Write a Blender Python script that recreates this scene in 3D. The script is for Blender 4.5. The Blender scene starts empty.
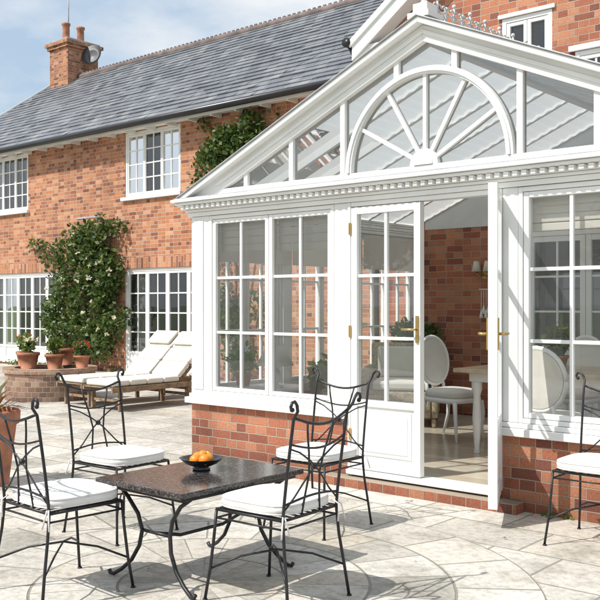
import bpy, bmesh, math, random
from mathutils import Vector, Matrix
R = random.Random(7)
scene = bpy.context.scene
COL = scene.collection
pi = math.pi

# ------------------------------------------------------------ materials
def newmat(name):
    m = bpy.data.materials.new(name); m.use_nodes = True
    nt = m.node_tree
    return m, nt, nt.nodes['Principled BSDF'], nt.nodes['Material Output']
def N(nt, t, **kw):
    n = nt.nodes.new(t)
    for k, v in kw.items(): setattr(n, k, v)
    return n
def setin(n, d):
    for k, v in d.items(): n.inputs[k].default_value = v
def math_(nt, op, a, b=None):
    n = N(nt, 'ShaderNodeMath', operation=op)
    for i, v in enumerate((a, b)):
        if v is None: continue
        if isinstance(v, (int, float)): n.inputs[i].default_value = v
        else: nt.links.new(v, n.inputs[i])
    return n.outputs[0]
def mixc(nt, fac, a, b, mode='MIX'):
    n = N(nt, 'ShaderNodeMix', data_type='RGBA', blend_type=mode)
    if isinstance(fac, (int, float)): n.inputs[0].default_value = fac
    else: nt.links.new(fac, n.inputs[0])
    for i, v in ((6, a), (7, b)):
        if isinstance(v, tuple): n.inputs[i].default_value = v if len(v) == 4 else v + (1,)
        else: nt.links.new(v, n.inputs[i])
    return n.outputs[2]
def ramp(nt, src, stops, interp='LINEAR'):
    n = N(nt, 'ShaderNodeValToRGB'); r = n.color_ramp; r.interpolation = interp
    while len(r.elements) < len(stops): r.elements.new(.5)
    for e, (p, c) in zip(r.elements, stops):
        e.position = p; e.color = c if len(c) == 4 else c + (1,)
    nt.links.new(src, n.inputs[0]); return n.outputs[0]
def noise(nt, vec, scale, detail=4, rough=.55):
    n = N(nt, 'ShaderNodeTexNoise'); setin(n, {'Scale': scale, 'Detail': detail, 'Roughness': rough})
    if vec is not None: nt.links.new(vec, n.inputs['Vector'])
    return n.outputs['Fac']
def bump(nt, bsdf, h, strength=.3, dist=.01):
    b = N(nt, 'ShaderNodeBump'); setin(b, {'Strength': strength, 'Distance': dist})
    nt.links.new(h, b.inputs['Height']); nt.links.new(b.outputs[0], bsdf.inputs['Normal'])
def objco(nt): return N(nt, 'ShaderNodeTexCoord').outputs['Object']

def simple(name, col, rough=.5, metal=0, var=.12, scale=6, bmp=0, bscale=60, spec=.5):
    m, nt, b, o = newmat(name)
    co = objco(nt)
    f = noise(nt, co, scale, 3)
    dark = tuple(c * (1 - var * 1.6) for c in col); lite = tuple(min(1, c * (1 + var * .8)) for c in col)
    c = ramp(nt, f, [(.3, dark), (.7, lite)])
    nt.links.new(c, b.inputs['Base Color'])
    setin(b, {'Roughness': rough, 'Metallic': metal, 'Specular IOR Level': spec})
    if bmp: bump(nt, b, noise(nt, co, bscale, 2), bmp, .005)
    return m

def brickmat(name, mode='wall', cx=0, cy=0, rad=1, stops=None, mortar=(.50, .44, .37), bw=.225, rh=.075):
    m, nt, b, o = newmat(name)
    co = objco(nt); s = N(nt, 'ShaderNodeSeparateXYZ'); nt.links.new(co, s.inputs[0])
    if mode == 'round':
        a = math_(nt, 'ARCTAN2', math_(nt, 'SUBTRACT', s.outputs[1], cy), math_(nt, 'SUBTRACT', s.outputs[0], cx))
        u = math_(nt, 'MULTIPLY', a, rad); v = s.outputs[2]
    elif mode == 'soldier':
        u = s.outputs[2]; v = math_(nt, 'ADD', s.outputs[0], s.outputs[1])
    else:
        u = math_(nt, 'ADD', s.outputs[0], s.outputs[1]); v = s.outputs[2]
    cb = N(nt, 'ShaderNodeCombineXYZ'); nt.links.new(u, cb.inputs[0]); nt.links.new(v, cb.inputs[1])
    wn = N(nt, 'ShaderNodeTexNoise'); setin(wn, {'Scale': 9.0, 'Detail': 1.0}); nt.links.new(co, wn.inputs['Vector'])
    wob = N(nt, 'ShaderNodeVectorMath', operation='MULTIPLY_ADD')
    nt.links.new(wn.outputs['Color'], wob.inputs[0]); wob.inputs[1].default_value = (.010, .008, 0)
    nt.links.new(cb.outputs[0], wob.inputs[2])
    t = N(nt, 'ShaderNodeTexBrick'); nt.links.new(wob.outputs[0], t.inputs['Vector'])
    setin(t, {'Color1': (0, 0, 0, 1), 'Color2': (1, 1, 1, 1), 'Mortar': (.5, .5, .5, 1), 'Scale': 1.0,
              'Mortar Size': .0052, 'Mortar Smooth': .45, 'Bias': 0.0, 'Brick Width': bw, 'Row Height': rh})
    if mode == 'wall': t.squash = .52; t.squash_frequency = 2; t.offset = .37
    stops = stops or [(0, (.19, .085, .06)), (.14, (.31, .13, .08)), (.45, (.42, .18, .095)), (.8, (.49, .225, .12)), (1, (.56, .31, .19))]
    c = ramp(nt, t.outputs['Color'], stops)
    f1 = noise(nt, co, 60, 2); c = mixc(nt, .45, c, ramp(nt, f1, [(.25, (.45, .45, .45)), (.75, (1.35, 1.35, 1.35))]), 'MULTIPLY')
    c = mixc(nt, t.outputs['Fac'], c, mortar)
    f2 = noise(nt, co, .9, 4, .65); c = mixc(nt, .8, c, ramp(nt, f2, [(.3, (.70, .68, .68)), (.5, (1, .99, .98)), (.7, (1.14, 1.12, 1.10))]), 'MULTIPLY')
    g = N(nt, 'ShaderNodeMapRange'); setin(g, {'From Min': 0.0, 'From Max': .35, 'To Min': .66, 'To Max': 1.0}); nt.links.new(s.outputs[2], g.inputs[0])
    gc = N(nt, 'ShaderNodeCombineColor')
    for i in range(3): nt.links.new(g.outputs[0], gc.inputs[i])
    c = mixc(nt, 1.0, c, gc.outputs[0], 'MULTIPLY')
    nt.links.new(c, b.inputs['Base Color']); setin(b, {'Roughness': .88, 'Specular IOR Level': .2})
    bump(nt, b, math_(nt, 'SUBTRACT', math_(nt, 'MULTIPLY', f1, .6), t.outputs['Fac']), .8, .007)
    return m

def pavemat(name, polar=False, cx=0, cy=0):
    m, nt, b, o = newmat(name)
    co = objco(nt)
    if polar:
        s = N(nt, 'ShaderNodeSeparateXYZ'); nt.links.new(co, s.inputs[0])
        dx = math_(nt, 'SUBTRACT', s.outputs[0], cx); dy = math_(nt, 'SUBTRACT', s.outputs[1], cy)
        a = math_(nt, 'ADD', math_(nt, 'MULTIPLY', math_(nt, 'ARCTAN2', dy, dx), 20 / (2 * pi)), 40)
        r = math_(nt, 'SQRT', math_(nt, 'ADD', math_(nt, 'MULTIPLY', dx, dx), math_(nt, 'MULTIPLY', dy, dy)))
        cb = N(nt, 'ShaderNodeCombineXYZ'); nt.links.new(a, cb.inputs[0])
        nt.links.new(math_(nt, 'DIVIDE', r, .42), cb.inputs[1]); vec = cb.outputs[0]
        P = {'Brick Width': 1.0, 'Row Height': 1.0, 'Mortar Size': .020, 'Mortar Smooth': .4}
    else:
        wn = N(nt, 'ShaderNodeTexNoise'); setin(wn, {'Scale': 2.5, 'Detail': 1.0}); nt.links.new(co, wn.inputs['Vector'])
        wob = N(nt, 'ShaderNodeVectorMath', operation='MULTIPLY_ADD')
        nt.links.new(wn.outputs['Color'], wob.inputs[0]); wob.inputs[1].default_value = (.02, .02, 0)
        nt.links.new(co, wob.inputs[2]); vec = wob.outputs[0]
        P = {'Brick Width': .68, 'Row Height': .47, 'Mortar Size': .0085, 'Mortar Smooth': .4}
    t = N(nt, 'ShaderNodeTexBrick'); nt.links.new(vec, t.inputs['Vector'])
    t.squash = 1.0 if polar else .62; t.squash_frequency = 3; t.offset = .5
    setin(t, {'Color1': (0, 0, 0, 1), 'Color2': (1, 1, 1, 1), 'Mortar': (.5, .5, .5, 1), 'Scale': 1.0, 'Bias': 0.0}); setin(t, P)
    c = ramp(nt, t.outputs['Color'], [(0, (.39, .37, .33)), (.35, (.50, .475, .43)), (.7, (.58, .555, .51)), (1, (.49, .445, .38))])
    f = noise(nt, co, 2.2, 6, .7)
    c = mixc(nt, .95, c, ramp(nt, f, [(.32, (.62, .61, .58)), (.5, (.97, .965, .955)), (.72, (1.12, 1.11, 1.10))]), 'MULTIPLY')
    f3 = noise(nt, co, 20, 4, .75)
    c = mixc(nt, .7, c, ramp(nt, f3, [(.36, (.66, .65, .62)), (.55, (1.04, 1.04, 1.04))]), 'MULTIPLY')
    c = mixc(nt, math_(nt, 'MULTIPLY', t.outputs['Fac'], .85), c, (.21, .205, .165))
    nt.links.new(c, b.inputs['Base Color']); setin(b, {'Roughness': .85, 'Specular IOR Level': .25})
    bump(nt, b, math_(nt, 'ADD', math_(nt, 'MULTIPLY', t.outputs['Fac'], -1.2), math_(nt, 'MULTIPLY', f3, 1.0)), .6, .012)
    return m

def slatemat(name, swap=False, row=.2):
    m, nt, b, o = newmat(name)
    co = objco(nt); s = N(nt, 'ShaderNodeSeparateXYZ'); nt.links.new(co, s.inputs[0])
    cb = N(nt, 'ShaderNodeCombineXYZ')
    nt.links.new(s.outputs[1 if swap else 0], cb.inputs[0]); nt.links.new(s.outputs[0 if swap else 1], cb.inputs[1])
    t = N(nt, 'ShaderNodeTexBrick'); nt.links.new(cb.outputs[0], t.inputs['Vector'])
    setin(t, {'Color1': (0, 0, 0, 1), 'Color2': (1, 1, 1, 1), 'Mortar': (.5, .5, .5, 1), 'Scale': 1.0,
              'Mortar Size': .005, 'Mortar Smooth': .2, 'Bias': 0.0, 'Brick Width': .26, 'Row Height': row})
    c = ramp(nt, t.outputs['Color'], [(0, (.11, .117, .135)), (.5, (.155, .165, .185)), (.85, (.195, .205, .225)), (1, (.25, .25, .26))])
    f = noise(nt, co, 1.1, 5, .65); c = mixc(nt, .7, c, ramp(nt, f, [(.3, (.75, .75, .77)), (.7, (1.25, 1.25, 1.2))]), 'MULTIPLY')
    f2 = noise(nt, co, 14, 3, .7); c = mixc(nt, ramp(nt, f2, [(.58, (0, 0, 0)), (.72, (.5, .5, .5))]), c, (.33, .33, .27))
    c = mixc(nt, t.outputs['Fac'], c, (.04, .04, .045))
    nt.links.new(c, b.inputs['Base Color']); setin(b, {'Roughness': .5, 'Specular IOR Level': .5})
    return m

def leafmat(name, cols):
    m, nt, b, o = newmat(name)
    g = N(nt, 'ShaderNodeNewGeometry')
    c = ramp(nt, g.outputs['Random Per Island'], cols)
    nt.links.new(c, b.inputs['Base Color']); setin(b, {'Roughness': .5, 'Specular IOR Level': .4})
    tr = N(nt, 'ShaderNodeBsdfTranslucent'); nt.links.new(mixc(nt, 1.0, c, (1.5, 1.6, .7), 'MULTIPLY'), tr.inputs['Color'])
    mx = N(nt, 'ShaderNodeMixShader'); mx.inputs[0].default_value = .3
    nt.links.new(b.outputs[0], mx.inputs[1]); nt.links.new(tr.outputs[0], mx.inputs[2]); nt.links.new(mx.outputs[0], o.inputs[0])
    return m
def clothmat(name, col, tl=.45):
    m, nt, b, o = newmat(name); setin(b, {'Base Color': col + (1,), 'Roughness': .9})
    tr = N(nt, 'ShaderNodeBsdfTranslucent'); tr.inputs['Color'].default_value = col + (1,)
    mx = N(nt, 'ShaderNodeMixShader'); mx.inputs[0].default_value = tl
    nt.links.new(b.outputs[0], mx.inputs[1]); nt.links.new(tr.outputs[0], mx.inputs[2]); nt.links.new(mx.outputs[0], o.inputs[0])
    return m

def glassmat(name, tint=(.95, .97, .97), boost=1.0, haze=.03, wave=True):
    m, nt, b, o = newmat(name); nt.nodes.remove(b)
    tr = N(nt, 'ShaderNodeBsdfTransparent'); tr.inputs[0].default_value = tint + (1,)
    gl = N(nt, 'ShaderNodeBsdfGlossy'); gl.inputs['Roughness'].default_value = .015
    if wave:
        bp = N(nt, 'ShaderNodeBump'); setin(bp, {'Strength': .25, 'Distance': .004}); nt.links.new(noise(nt, objco(nt), 3.0, 0), bp.inputs['Height'])
        nt.links.new(bp.outputs[0], gl.inputs['Normal'])
    fr = N(nt, 'ShaderNodeFresnel'); fr.inputs[0].default_value = 1.5
    df = N(nt, 'ShaderNodeBsdfDiffuse'); df.inputs[0].default_value = (.75, .77, .77, 1)
    m0 = N(nt, 'ShaderNodeMixShader'); m0.inputs[0].default_value = haze
    nt.links.new(tr.outputs[0], m0.inputs[1]); nt.links.new(df.outputs[0], m0.inputs[2])
    mx = N(nt, 'ShaderNodeMixShader'); nt.links.new(math_(nt, 'MINIMUM', math_(nt, 'MULTIPLY', fr.outputs[0], 1.9 * boost), 1.0), mx.inputs[0])
    nt.links.new(m0.outputs[0], mx.inputs[1]); nt.links.new(gl.outputs[0], mx.inputs[2]); nt.links.new(mx.outputs[0], o.inputs[0])
    return m

WHITE = simple('white_paint', (.82, .82, .80), .38, var=.05, scale=2.2)
WHITE2 = simple('white_gloss_timber', (.78, .78, .75), .45, var=.08, scale=2)
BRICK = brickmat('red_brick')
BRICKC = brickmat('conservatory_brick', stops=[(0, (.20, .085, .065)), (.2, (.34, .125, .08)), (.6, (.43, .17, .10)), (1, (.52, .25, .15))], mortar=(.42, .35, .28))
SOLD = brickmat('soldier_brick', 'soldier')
SLATE = slatemat('slate'); SLATE2 = slatemat('slate_side', True)
RIDGE = simple('clay_ridge', (.17, .13, .12), .8, var=.3, scale=3)
BLACK = simple('black_gutter', (.018, .018, .02), .35, var=.2)
IRON = simple('wrought_iron', (.022, .022, .025), .42, metal=.2, var=.3, scale=20)
CUSH = simple('cushion_cloth', (.74, .73, .70), .95, var=.06, scale=7, bmp=.5, bscale=14)
CREAM = simple('cream_fabric', (.72, .69, .62), .95, var=.06, scale=5, bmp=.3, bscale=12)
BLIND = clothmat('blind_fabric', (.74, .71, .64), .4)
RBLIND = clothmat('pleated_roof_blind', (.78, .79, .79), .5)
WOOD = simple('weathered_teak', (.27, .19, .12), .75, var=.3, scale=14)
PINE = simple('pale_table_wood', (.62, .48, .32), .35, var=.15, scale=9)
TERRA = simple('terracotta', (.44, .19, .11), .85, var=.25, scale=7, bmp=.2)
LEAD = simple('lead_grey', (.42, .43, .44), .5, var=.15)
CREST = simple('cresting_metal', (.62, .63, .63), .5, var=.1)
BRASS = simple('brass', (.60, .42, .16), .3, metal=.9, var=.1)
SOIL = simple('soil', (.05, .035, .025), .95, var=.4, scale=30)
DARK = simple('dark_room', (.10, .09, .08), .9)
ORANGE = simple('orange_fruit', (.80, .25, .02), .4, var=.1, scale=20, bmp=.2, bscale=200)
LEMON = simple('lemon_fruit', (.80, .55, .04), .4, var=.1, scale=20)
BOWL = simple('dark_ceramic', (.02, .02, .022), .2)
BARK = simple('bark', (.10, .075, .05), .95, var=.4, scale=12)
PLASTER = simple('interior_plaster', (.62, .64, .64), .9, var=.04)
WICKER = simple('wicker', (.42, .34, .24), .8, var=.3, scale=40, bmp=.5, bscale=80)
SHADE = clothmat('lamp_shade', (.82, .79, .72), .3)
GLASS = glassmat('window_glass', boost=.75, haze=.05); GLASSD = glassmat('house_window_glass', (.8, .85, .85), 1.5, .02)
GLASSG = glassmat('gable_glass', (.93, .96, .98), 1.5, .03)
GLASSR = glassmat('roof_glass', (.90, .94, .96), 1.0, .05, False)
LEAF = leafmat('rose_leaves', [(0, (.03, .055, .015)), (.4, (.06, .105, .028)), (.8, (.10, .15, .045)), (1, (.17, .19, .07))])
LEAFL = leafmat('light_leaves', [(0, (.05, .09, .02)), (.5, (.10, .17, .035)), (1, (.20, .24, .07))])
LEAFR = leafmat('red_leaves', [(0, (.12, .03, .03)), (.5, (.22, .07, .05)), (1, (.12, .14, .05))])
LEAFD = leafmat('dry_leaves', [(0, (.16, .10, .05)), (.5, (.24, .16, .07)), (1, (.12, .13, .05))])
TREEL = leafmat('tree_leaves', [(0, (.025, .05, .015)), (.5, (.05, .09, .025)), (1, (.10, .14, .04))])
PETAL = leafmat('white_petals', [(0, (.75, .68, .62)), (1, (.8, .72, .70))])
PETALR = leafmat('red_petals', [(0, (.5, .03, .03)), (1, (.7, .10, .06))])
CX, CY, CRAD = -3.32, 3.12, 1.68
PAVE = pavemat('paving_slabs'); PAVEC = pavemat('paving_circle_stone', True, CX, CY)
def grassmat():
    m, nt, b, o = newmat('lawn'); co = objco(nt)
    c = ramp(nt, noise(nt, co, 3, 5, .7), [(.3, (.035, .07, .015)), (.7, (.08, .12, .03))])
    nt.links.new(c, b.inputs['Base Color']); b.inputs['Roughness'].default_value = .95; return m
GRASS = grassmat()
def granite():
    m, nt, b, o = newmat('granite_top'); co = objco(nt)
    v = N(nt, 'ShaderNodeTexVoronoi'); v.inputs['Scale'].default_value = 150; nt.links.new(co, v.inputs['Vector'])
    s = N(nt, 'ShaderNodeSeparateColor'); nt.links.new(v.outputs['Color'], s.inputs[0])
    c = ramp(nt, s.outputs[0], [(0, (.012, .011, .012)), (.6, (.04, .034, .032)), (.85, (.09, .073, .066)), (1, (.18, .155, .14))])
    nt.links.new(c, b.inputs['Base Color']); setin(b, {'Roughness': .16, 'Specular IOR Level': .55}); return m
GRANITE = granite()
def planks():
    m, nt, b, o = newmat('floor_boards'); co = objco(nt)
    t = N(nt, 'ShaderNodeTexBrick'); nt.links.new(co, t.inputs['Vector'])
    setin(t, {'Color1': (0, 0, 0, 1), 'Color2': (1, 1, 1, 1), 'Mortar': (0, 0, 0, 1), 'Scale': 1.0, 'Mortar Size': .002, 'Brick Width': 1.4, 'Row Height': .14})
    c = ramp(nt, t.outputs['Color'], [(0, (.48, .41, .31)), (1, (.62, .55, .44))])
    c = mixc(nt, t.outputs['Fac'], c, (.2, .16, .12)); nt.links.new(c, b.inputs['Base Color']); b.inputs['Roughness'].default_value = .22; return m
FLOOR = planks()

# ------------------------------------------------------------ mesh builder
def ident(u, w, v): return (u, w, v)
class M:
    def __init__(s, T=ident): s.v = []; s.f = []; s.mi = []; s.sm = []; s.mats = []; s.T = T
    def m(s, mat):
        if mat not in s.mats: s.mats.append(mat)
        return s.mats.index(mat)
    def add(s, vs, fs, mat, smooth=False):
        o = len(s.v); s.v += [tuple(s.T(*p)) for p in vs]; i = s.m(mat)
        for f in fs: s.f.append(tuple(a + o for a in f)); s.mi.append(i); s.sm.append(smooth)
    def box(s, u0, u1, w0, w1, v0, v1, mat):
        vs = [(u, w, v) for v in (v0, v1) for w in (w0, w1) for u in (u0, u1)]
        s.add(vs, [(0, 2, 3, 1), (4, 5, 7, 6), (0, 1, 5, 4), (2, 6, 7, 3), (0, 4, 6, 2), (1, 3, 7, 5)], mat)
    def prism(s, poly, w0, w1, mat):
        n = len(poly); vs = [(p[0], w0, p[1]) for p in poly] + [(p[0], w1, p[1]) for p in poly]
        s.add(vs, [tuple(range(n)), tuple(range(2 * n - 1, n - 1, -1))] + [(i, (i + 1) % n, n + (i + 1) % n, n + i) for i in range(n)], mat)
    def quad(s, a, b, c, d, mat): s.add([a, b, c, d], [(0, 1, 2, 3)], mat)
    def tube(s, pts, r, mat, n=8, r1=None):
        P = [Vector(p) for p in pts]; rings = []; prev = None
        for i, p in enumerate(P):
            t = (P[min(i + 1, len(P) - 1)] - P[max(i - 1, 0)]).normalized()
            if prev is None:
                ref = Vector((0, 0, 1)) if abs(t.z) < .9 else Vector((1, 0, 0)); a = t.cross(ref).normalized()
            else: a = (prev - t * prev.dot(t)).normalized()
            prev = a; b = t.cross(a)
            rr = r if r1 is None else r + (r1 - r) * i / (len(P) - 1)
            rings.append([tuple(p + (a * math.cos(2 * pi * k / n) + b * math.sin(2 * pi * k / n)) * rr) for k in range(n)])
        vs = [q for g in rings for q in g]
        fs = [(i * n + k, i * n + (k + 1) % n, (i + 1) * n + (k + 1) % n, (i + 1) * n + k) for i in range(len(P) - 1) for k in range(n)]
        fs += [tuple(range(n)), tuple(range(len(vs) - 1, len(vs) - n - 1, -1))]
        s.add(vs, fs, mat, True)
    def lathe(s, prof, c, mat, n=24, sq=None, sx=1, sy=1, smooth=True):
        vs = []
        for r, z in prof:
            for k in range(n):
                a = 2 * pi * k / n; ca, sa = math.cos(a), math.sin(a)
                q = (abs(ca) ** sq + abs(sa) ** sq) ** (-1 / sq) if sq else 1
                vs.append((c[0] + r * q * ca * sx, c[1] + r * q * sa * sy, c[2] + z))
        m = len(prof)
        fs = [(i * n + k, i * n + (k + 1) % n, (i + 1) * n + (k + 1) % n, (i + 1) * n + k) for i in range(m - 1) for k in range(n)]
        fs += [tuple(range(n)), tuple(range(m * n - 1, m * n - n - 1, -1))]
        s.add(vs, fs, mat, smooth)
    def ball(s, c, r, mat, n=12, sz=1):
        s.lathe([(max(.0005, r * math.sin(pi * i / 8)), -r * sz * math.cos(pi * i / 8)) for i in range(9)], c, mat, n)
    def leaf(s, p, size, mat, up=.4, d=None):
        n = Vector((R.gauss(0, 1), R.gauss(0, 1), R.gauss(0, 1) + up)).normalized()
        t = n.orthogonal().normalized(); t.rotate(Matrix.Rotation(R.uniform(0, 6.28), 3, n)); b = n.cross(t)
        p = Vector(p); L = size * R.uniform(.7, 1.3); W = L * .34
        vs = [p, p + t * L * .5 + b * W - n * L * .06, p + t * L - n * L * .15, p + t * L * .5 - b * W - n * L * .06]
        s.add([tuple(q) for q in vs], [(0, 1, 2), (0, 2, 3)], mat)
    def clump(s, c, rad, n, size, mat, shell=.5):
        for _ in range(n):
            while 1:
                q = Vector((R.uniform(-1, 1), R.uniform(-1, 1), R.uniform(-1, 1)))
                if shell < q.length <= 1 or (q.length <= 1 and R.random() < .3): break
            s.leaf((c[0] + q.x * rad[0], c[1] + q.y * rad[1], c[2] + q.z * rad[2]), size, mat)
    def done(s, name, parent=None, bevel=0, recalc=True):
        me = bpy.data.meshes.new(name); me.from_pydata(s.v, [], s.f)
        for m in s.mats: me.materials.append(m)
        me.polygons.foreach_set('material_index', s.mi); me.polygons.foreach_set('use_smooth', s.sm)
        if recalc:
            b = bmesh.new(); b.from_mesh(me); bmesh.ops.recalc_face_normals(b, faces=b.faces); b.to_mesh(me); b.free()
        me.update(); ob = bpy.data.objects.new(name, me); COL.objects.link(ob)
        if parent: ob.parent = parent
        if bevel:
            bv = ob.modifiers.new('bevel', 'BEVEL'); bv.width = bevel; bv.segments = 2; bv.limit_method = 'ANGLE'; bv.angle_limit = math.radians(50)
        return ob
def empty(name, loc=(0, 0, 0)):
    e = bpy.data.objects.new(name, None); COL.objects.link(e); e.location = loc; e.empty_display_size = .2; return e
def front(Y0): return lambda u, w, v: (u, Y0 - w, v)

def wall(m, u0, u1, v0, v1, holes, mat, depth=.14, w=0):
    us = sorted({u0, u1, *[h[0] for h in holes], *[h[1] for h in holes]}); vs = sorted({v0, v1, *[h[2] for h in holes], *[h[3] for h in holes]})
    for a, b in zip(us, us[1:]):
        for c, d in zip(vs, vs[1:]):
            mu, mv = (a + b) / 2, (c + d) / 2
            if any(h[0] < mu < h[1] and h[2] < mv < h[3] for h in holes): continue
            m.quad((a, w, c), (b, w, c), (b, w, d), (a, w, d), mat)
    for a, b, c, d in holes:
        m.quad((a, w, c), (a, w - depth, c), (a, w - depth, d), (a, w, d), mat)
        m.quad((b, w, c), (b, w - depth, c), (b, w - depth, d), (b, w, d), mat)
        m.quad((a, w, d), (b, w, d), (b, w - depth, d), (a, w - depth, d), mat)
        m.quad((a, w, c), (b, w, c), (b, w - depth, c), (a, w - depth, c), mat)

def window(name, parent, T, u0, u1, v0, v1, leaves=1, cols=2, rows=3, fr=.04, st=.04, bar=.022, panel=0, w=0, glass=None, mat=None):
    mat = mat or WHITE; glass = glass or GLASS
    m = M(T); g = M(T)
    if fr:
        m.box(u0, u0 + fr, w - .04, w + .04, v0, v1, mat); m.box(u1 - fr, u1, w - .04, w + .04, v0, v1, mat)
        m.box(u0 + fr, u1 - fr, w - .038, w + .038, v1 - fr, v1, mat); m.box(u0 + fr, u1 - fr, w - .038, w + .038, v0, v0 + fr, mat)
    a0, a1, b0, b1 = u0 + fr, u1 - fr, v0 + fr, v1 - fr
    W = (a1 - a0) / leaves
    for i in range(leaves):
        l0 = a0 + i * W + .003; l1 = a0 + (i + 1) * W - .003
        m.box(l0, l0 + st, w - .028, w + .030, b0 + .003, b1 - .003, mat); m.box(l1 - st, l1, w - .028, w + .030, b0 + .003, b1 - .003, mat)
        m.box(l0 + st, l1 - st, w - .026, w + .028, b1 - st - .003, b1 - .003, mat)
        bb = b0 + st
        if panel:
            bb = b0 + panel
            m.box(l0 + st, l1 - st, w - .010, w + .010, b0 + .003, bb, mat)
            m.box(l0 + st, l1 - st, w - .026, w + .028, b0 + .003, b0 + .09, mat)
            m.box(l0 + st, l1 - st, w - .026, w + .028, bb - .05, bb, mat)
            m.box(l0 + st + .03, l1 - st - .03, w - .016, w + .020, b0 + .115, bb - .075, mat)
            m.box(l0 + st + .06, l1 - st - .06, w - .020, w + .026, b0 + .145, bb - .105, mat)
        else: m.box(l0 + st, l1 - st, w - .026, w + .028, b0 + .003, bb, mat)
        g0, g1, h0, h1 = l0 + st, l1 - st, bb, b1 - st - .003
        for k in range(1, cols):
            x = g0 + (g1 - g0) * k / cols; m.box(x - bar / 2, x + bar / 2, w - .016, w + .018, h0, h1, mat)
        for k in range(1, rows):
            z = h0 + (h1 - h0) * k / rows; m.box(g0, g1, w - .014, w + .016, z - bar / 2, z + bar / 2, mat)
        g.quad((g0, w, h0), (g1, w, h0), (g1, w, h1), (g0, w, h1), glass)
    m.done(name, parent, .003); g.done(name + '_glass', parent)

# ------------------------------------------------------------ ground
m = M(); m.quad((-400, -400, 0), (400, -400, 0), (400, 400, 0), (-400, 400, 0), GRASS); m.done('ground')
m = M(); m.quad((-30, -5, .004), (7, -5, .004), (7, 12.5, .004), (-30, 12.5, .004), PAVE); m.done('patio')
m = M(); n = 96
m.add([(CX + CRAD * math.cos(2 * pi * k / n), CY + CRAD * math.sin(2 * pi * k / n), .008) for k in range(n)], [tuple(range(n))], PAVEC); m.done('paving_circle')
# a few fallen leaves and weeds in the joints by the walls
m = M()
for _ in range(70):
    x = R.uniform(-9, -1.5); y = R.choice([R.uniform(5.0, 5.45), R.uniform(1.5, 5.4)])
    p = Vector((x, y, .0135)); a = R.uniform(0, 6.28); l = R.uniform(.012, .028); t = Vector((math.cos(a), math.sin(a), 0)); q = Vector((-t.y, t.x, 0))
    m.add([tuple(p), tuple(p + t * l * .5 + q * l * .3 + Vector((0, 0, .005))), tuple(p + t * l + Vector((0, 0, .003))), tuple(p + t * l * .5 - q * l * .3)], [(0, 1, 2), (0, 2, 3)], LEAFD)
m.done('fallen_leaves', recalc=False)
m = M()
for _ in range(26):
    if R.random() < .6: c = (R.uniform(-6.1, -5.0), 5.57, .02)
    else: c = (R.uniform(-2.7, -1.4), 5.57, .02)
    m.clump(c, (.035, .02, .02), 9, .03, LEAFL, 0)
for _ in range(60): m.clump((R.uniform(-22, -12), 11.62, .04), (.15, .06, .07), 16, .06, LEAFL, 0)
m.done('wall_foot_weeds', recalc=False)

# ------------------------------------------------------------ main house
house = empty('brick_house')
HY = 11.7; TF = front(HY); EZ = 5.08
up = [(-14.77, -13.07, 3.6, 4.92), (-20.0, -18.3, 3.6, 4.92)]
dn = [(-14.77, -12.2, .04, 2.14), (-20.0, -16.95, .04, 2.14)]
m = M(TF); wall(m, -22.6, -6.5, 0, EZ, up + dn, BRICK); m.done('front_wall', house)
m = M()
gy = [(11.7, 0), (19.3, 0), (19.3, 5.08), (15.5, 7.85), (11.7, 5.08)]
for X in (-22.6, 1.0):
    m.add([(X, y, z) for y, z in gy], [tuple(range(5))], BRICK)
m.quad((-22.6, 19.3, 0), (1, 19.3, 0), (1, 19.3, 5.08), (-22.6, 19.3, 5.08), BRICK)
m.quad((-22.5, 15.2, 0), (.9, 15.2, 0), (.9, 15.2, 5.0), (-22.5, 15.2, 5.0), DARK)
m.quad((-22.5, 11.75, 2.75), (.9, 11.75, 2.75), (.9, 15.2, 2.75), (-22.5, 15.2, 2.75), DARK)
m.done('end_and_rear_walls', house)
for i, (a, b, c, d) in enumerate(up):
    window('upper_window', house, TF, a, b, c, d, 3, 2, 4, fr=.05, st=.035, bar=.024, w=-.06, glass=GLASSD)
    s = M(TF); s.box(a - .06, b + .06, -.02, .07, c - .07, c - .002, WHITE); s.done('window_sill', house, .004)
    s = M(TF)
    for u0, u1 in ((a + .06, a + .4), (b - .4, b - .06)):
        k = 24; pts = [(u0 + (u1 - u0) * j / k, -.22 + .03 * math.sin(j * 1.6), v) for v in (c + .02, d - .03) for j in range(k + 1)]
        s.add(pts, [(j, j + 1, k + 2 + j, k + 1 + j) for j in range(k)], CREAM, True)
    s.done('curtains', house)
for i, (a, b, c, d) in enumerate(dn):
    window('french_windows', house, TF, a, b, c, d, 4 if i == 0 else 5, 2, 4, fr=.06, st=.05, bar=.026, panel=.36, w=-.06, glass=GLASSD)
    s = M(TF); s.box(a - .12, b + .12, .004, .014, d + .002, d + .225, SOLD); s.done('brick_lintel', house)
    s = M(TF); k = 20
    for u0, u1 in ((a + .08, a + .45), (b - .9, b - .5)):
        pts = [(u0 + (u1 - u0) * j / k, -.25 + .03 * math.sin(j * 1.7), v) for v in (.06, 2.05) for j in range(k + 1)]
        s.add(pts, [(j, j + 1, k + 2 + j, k + 1 + j) for j in range(k)], CREAM, True)
    s.done('curtains', house)
s = M(TF); s.box(-16.0, -15.0, .002, .03, 3.18, 3.24, BRICK); s.box(-16.4, -15.6, .002, .012, 3.26, 3.30, LEAD); s.done('brick_string_course', house)
m = M(); y0, z0, y1, z1 = 11.36, 4.98 + .05, 15.5, 7.93
nc = 21; sl = Vector((0, y1 - y0, z1 - z0)).normalized(); nr = Vector((0, -sl.z, sl.y))
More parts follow.
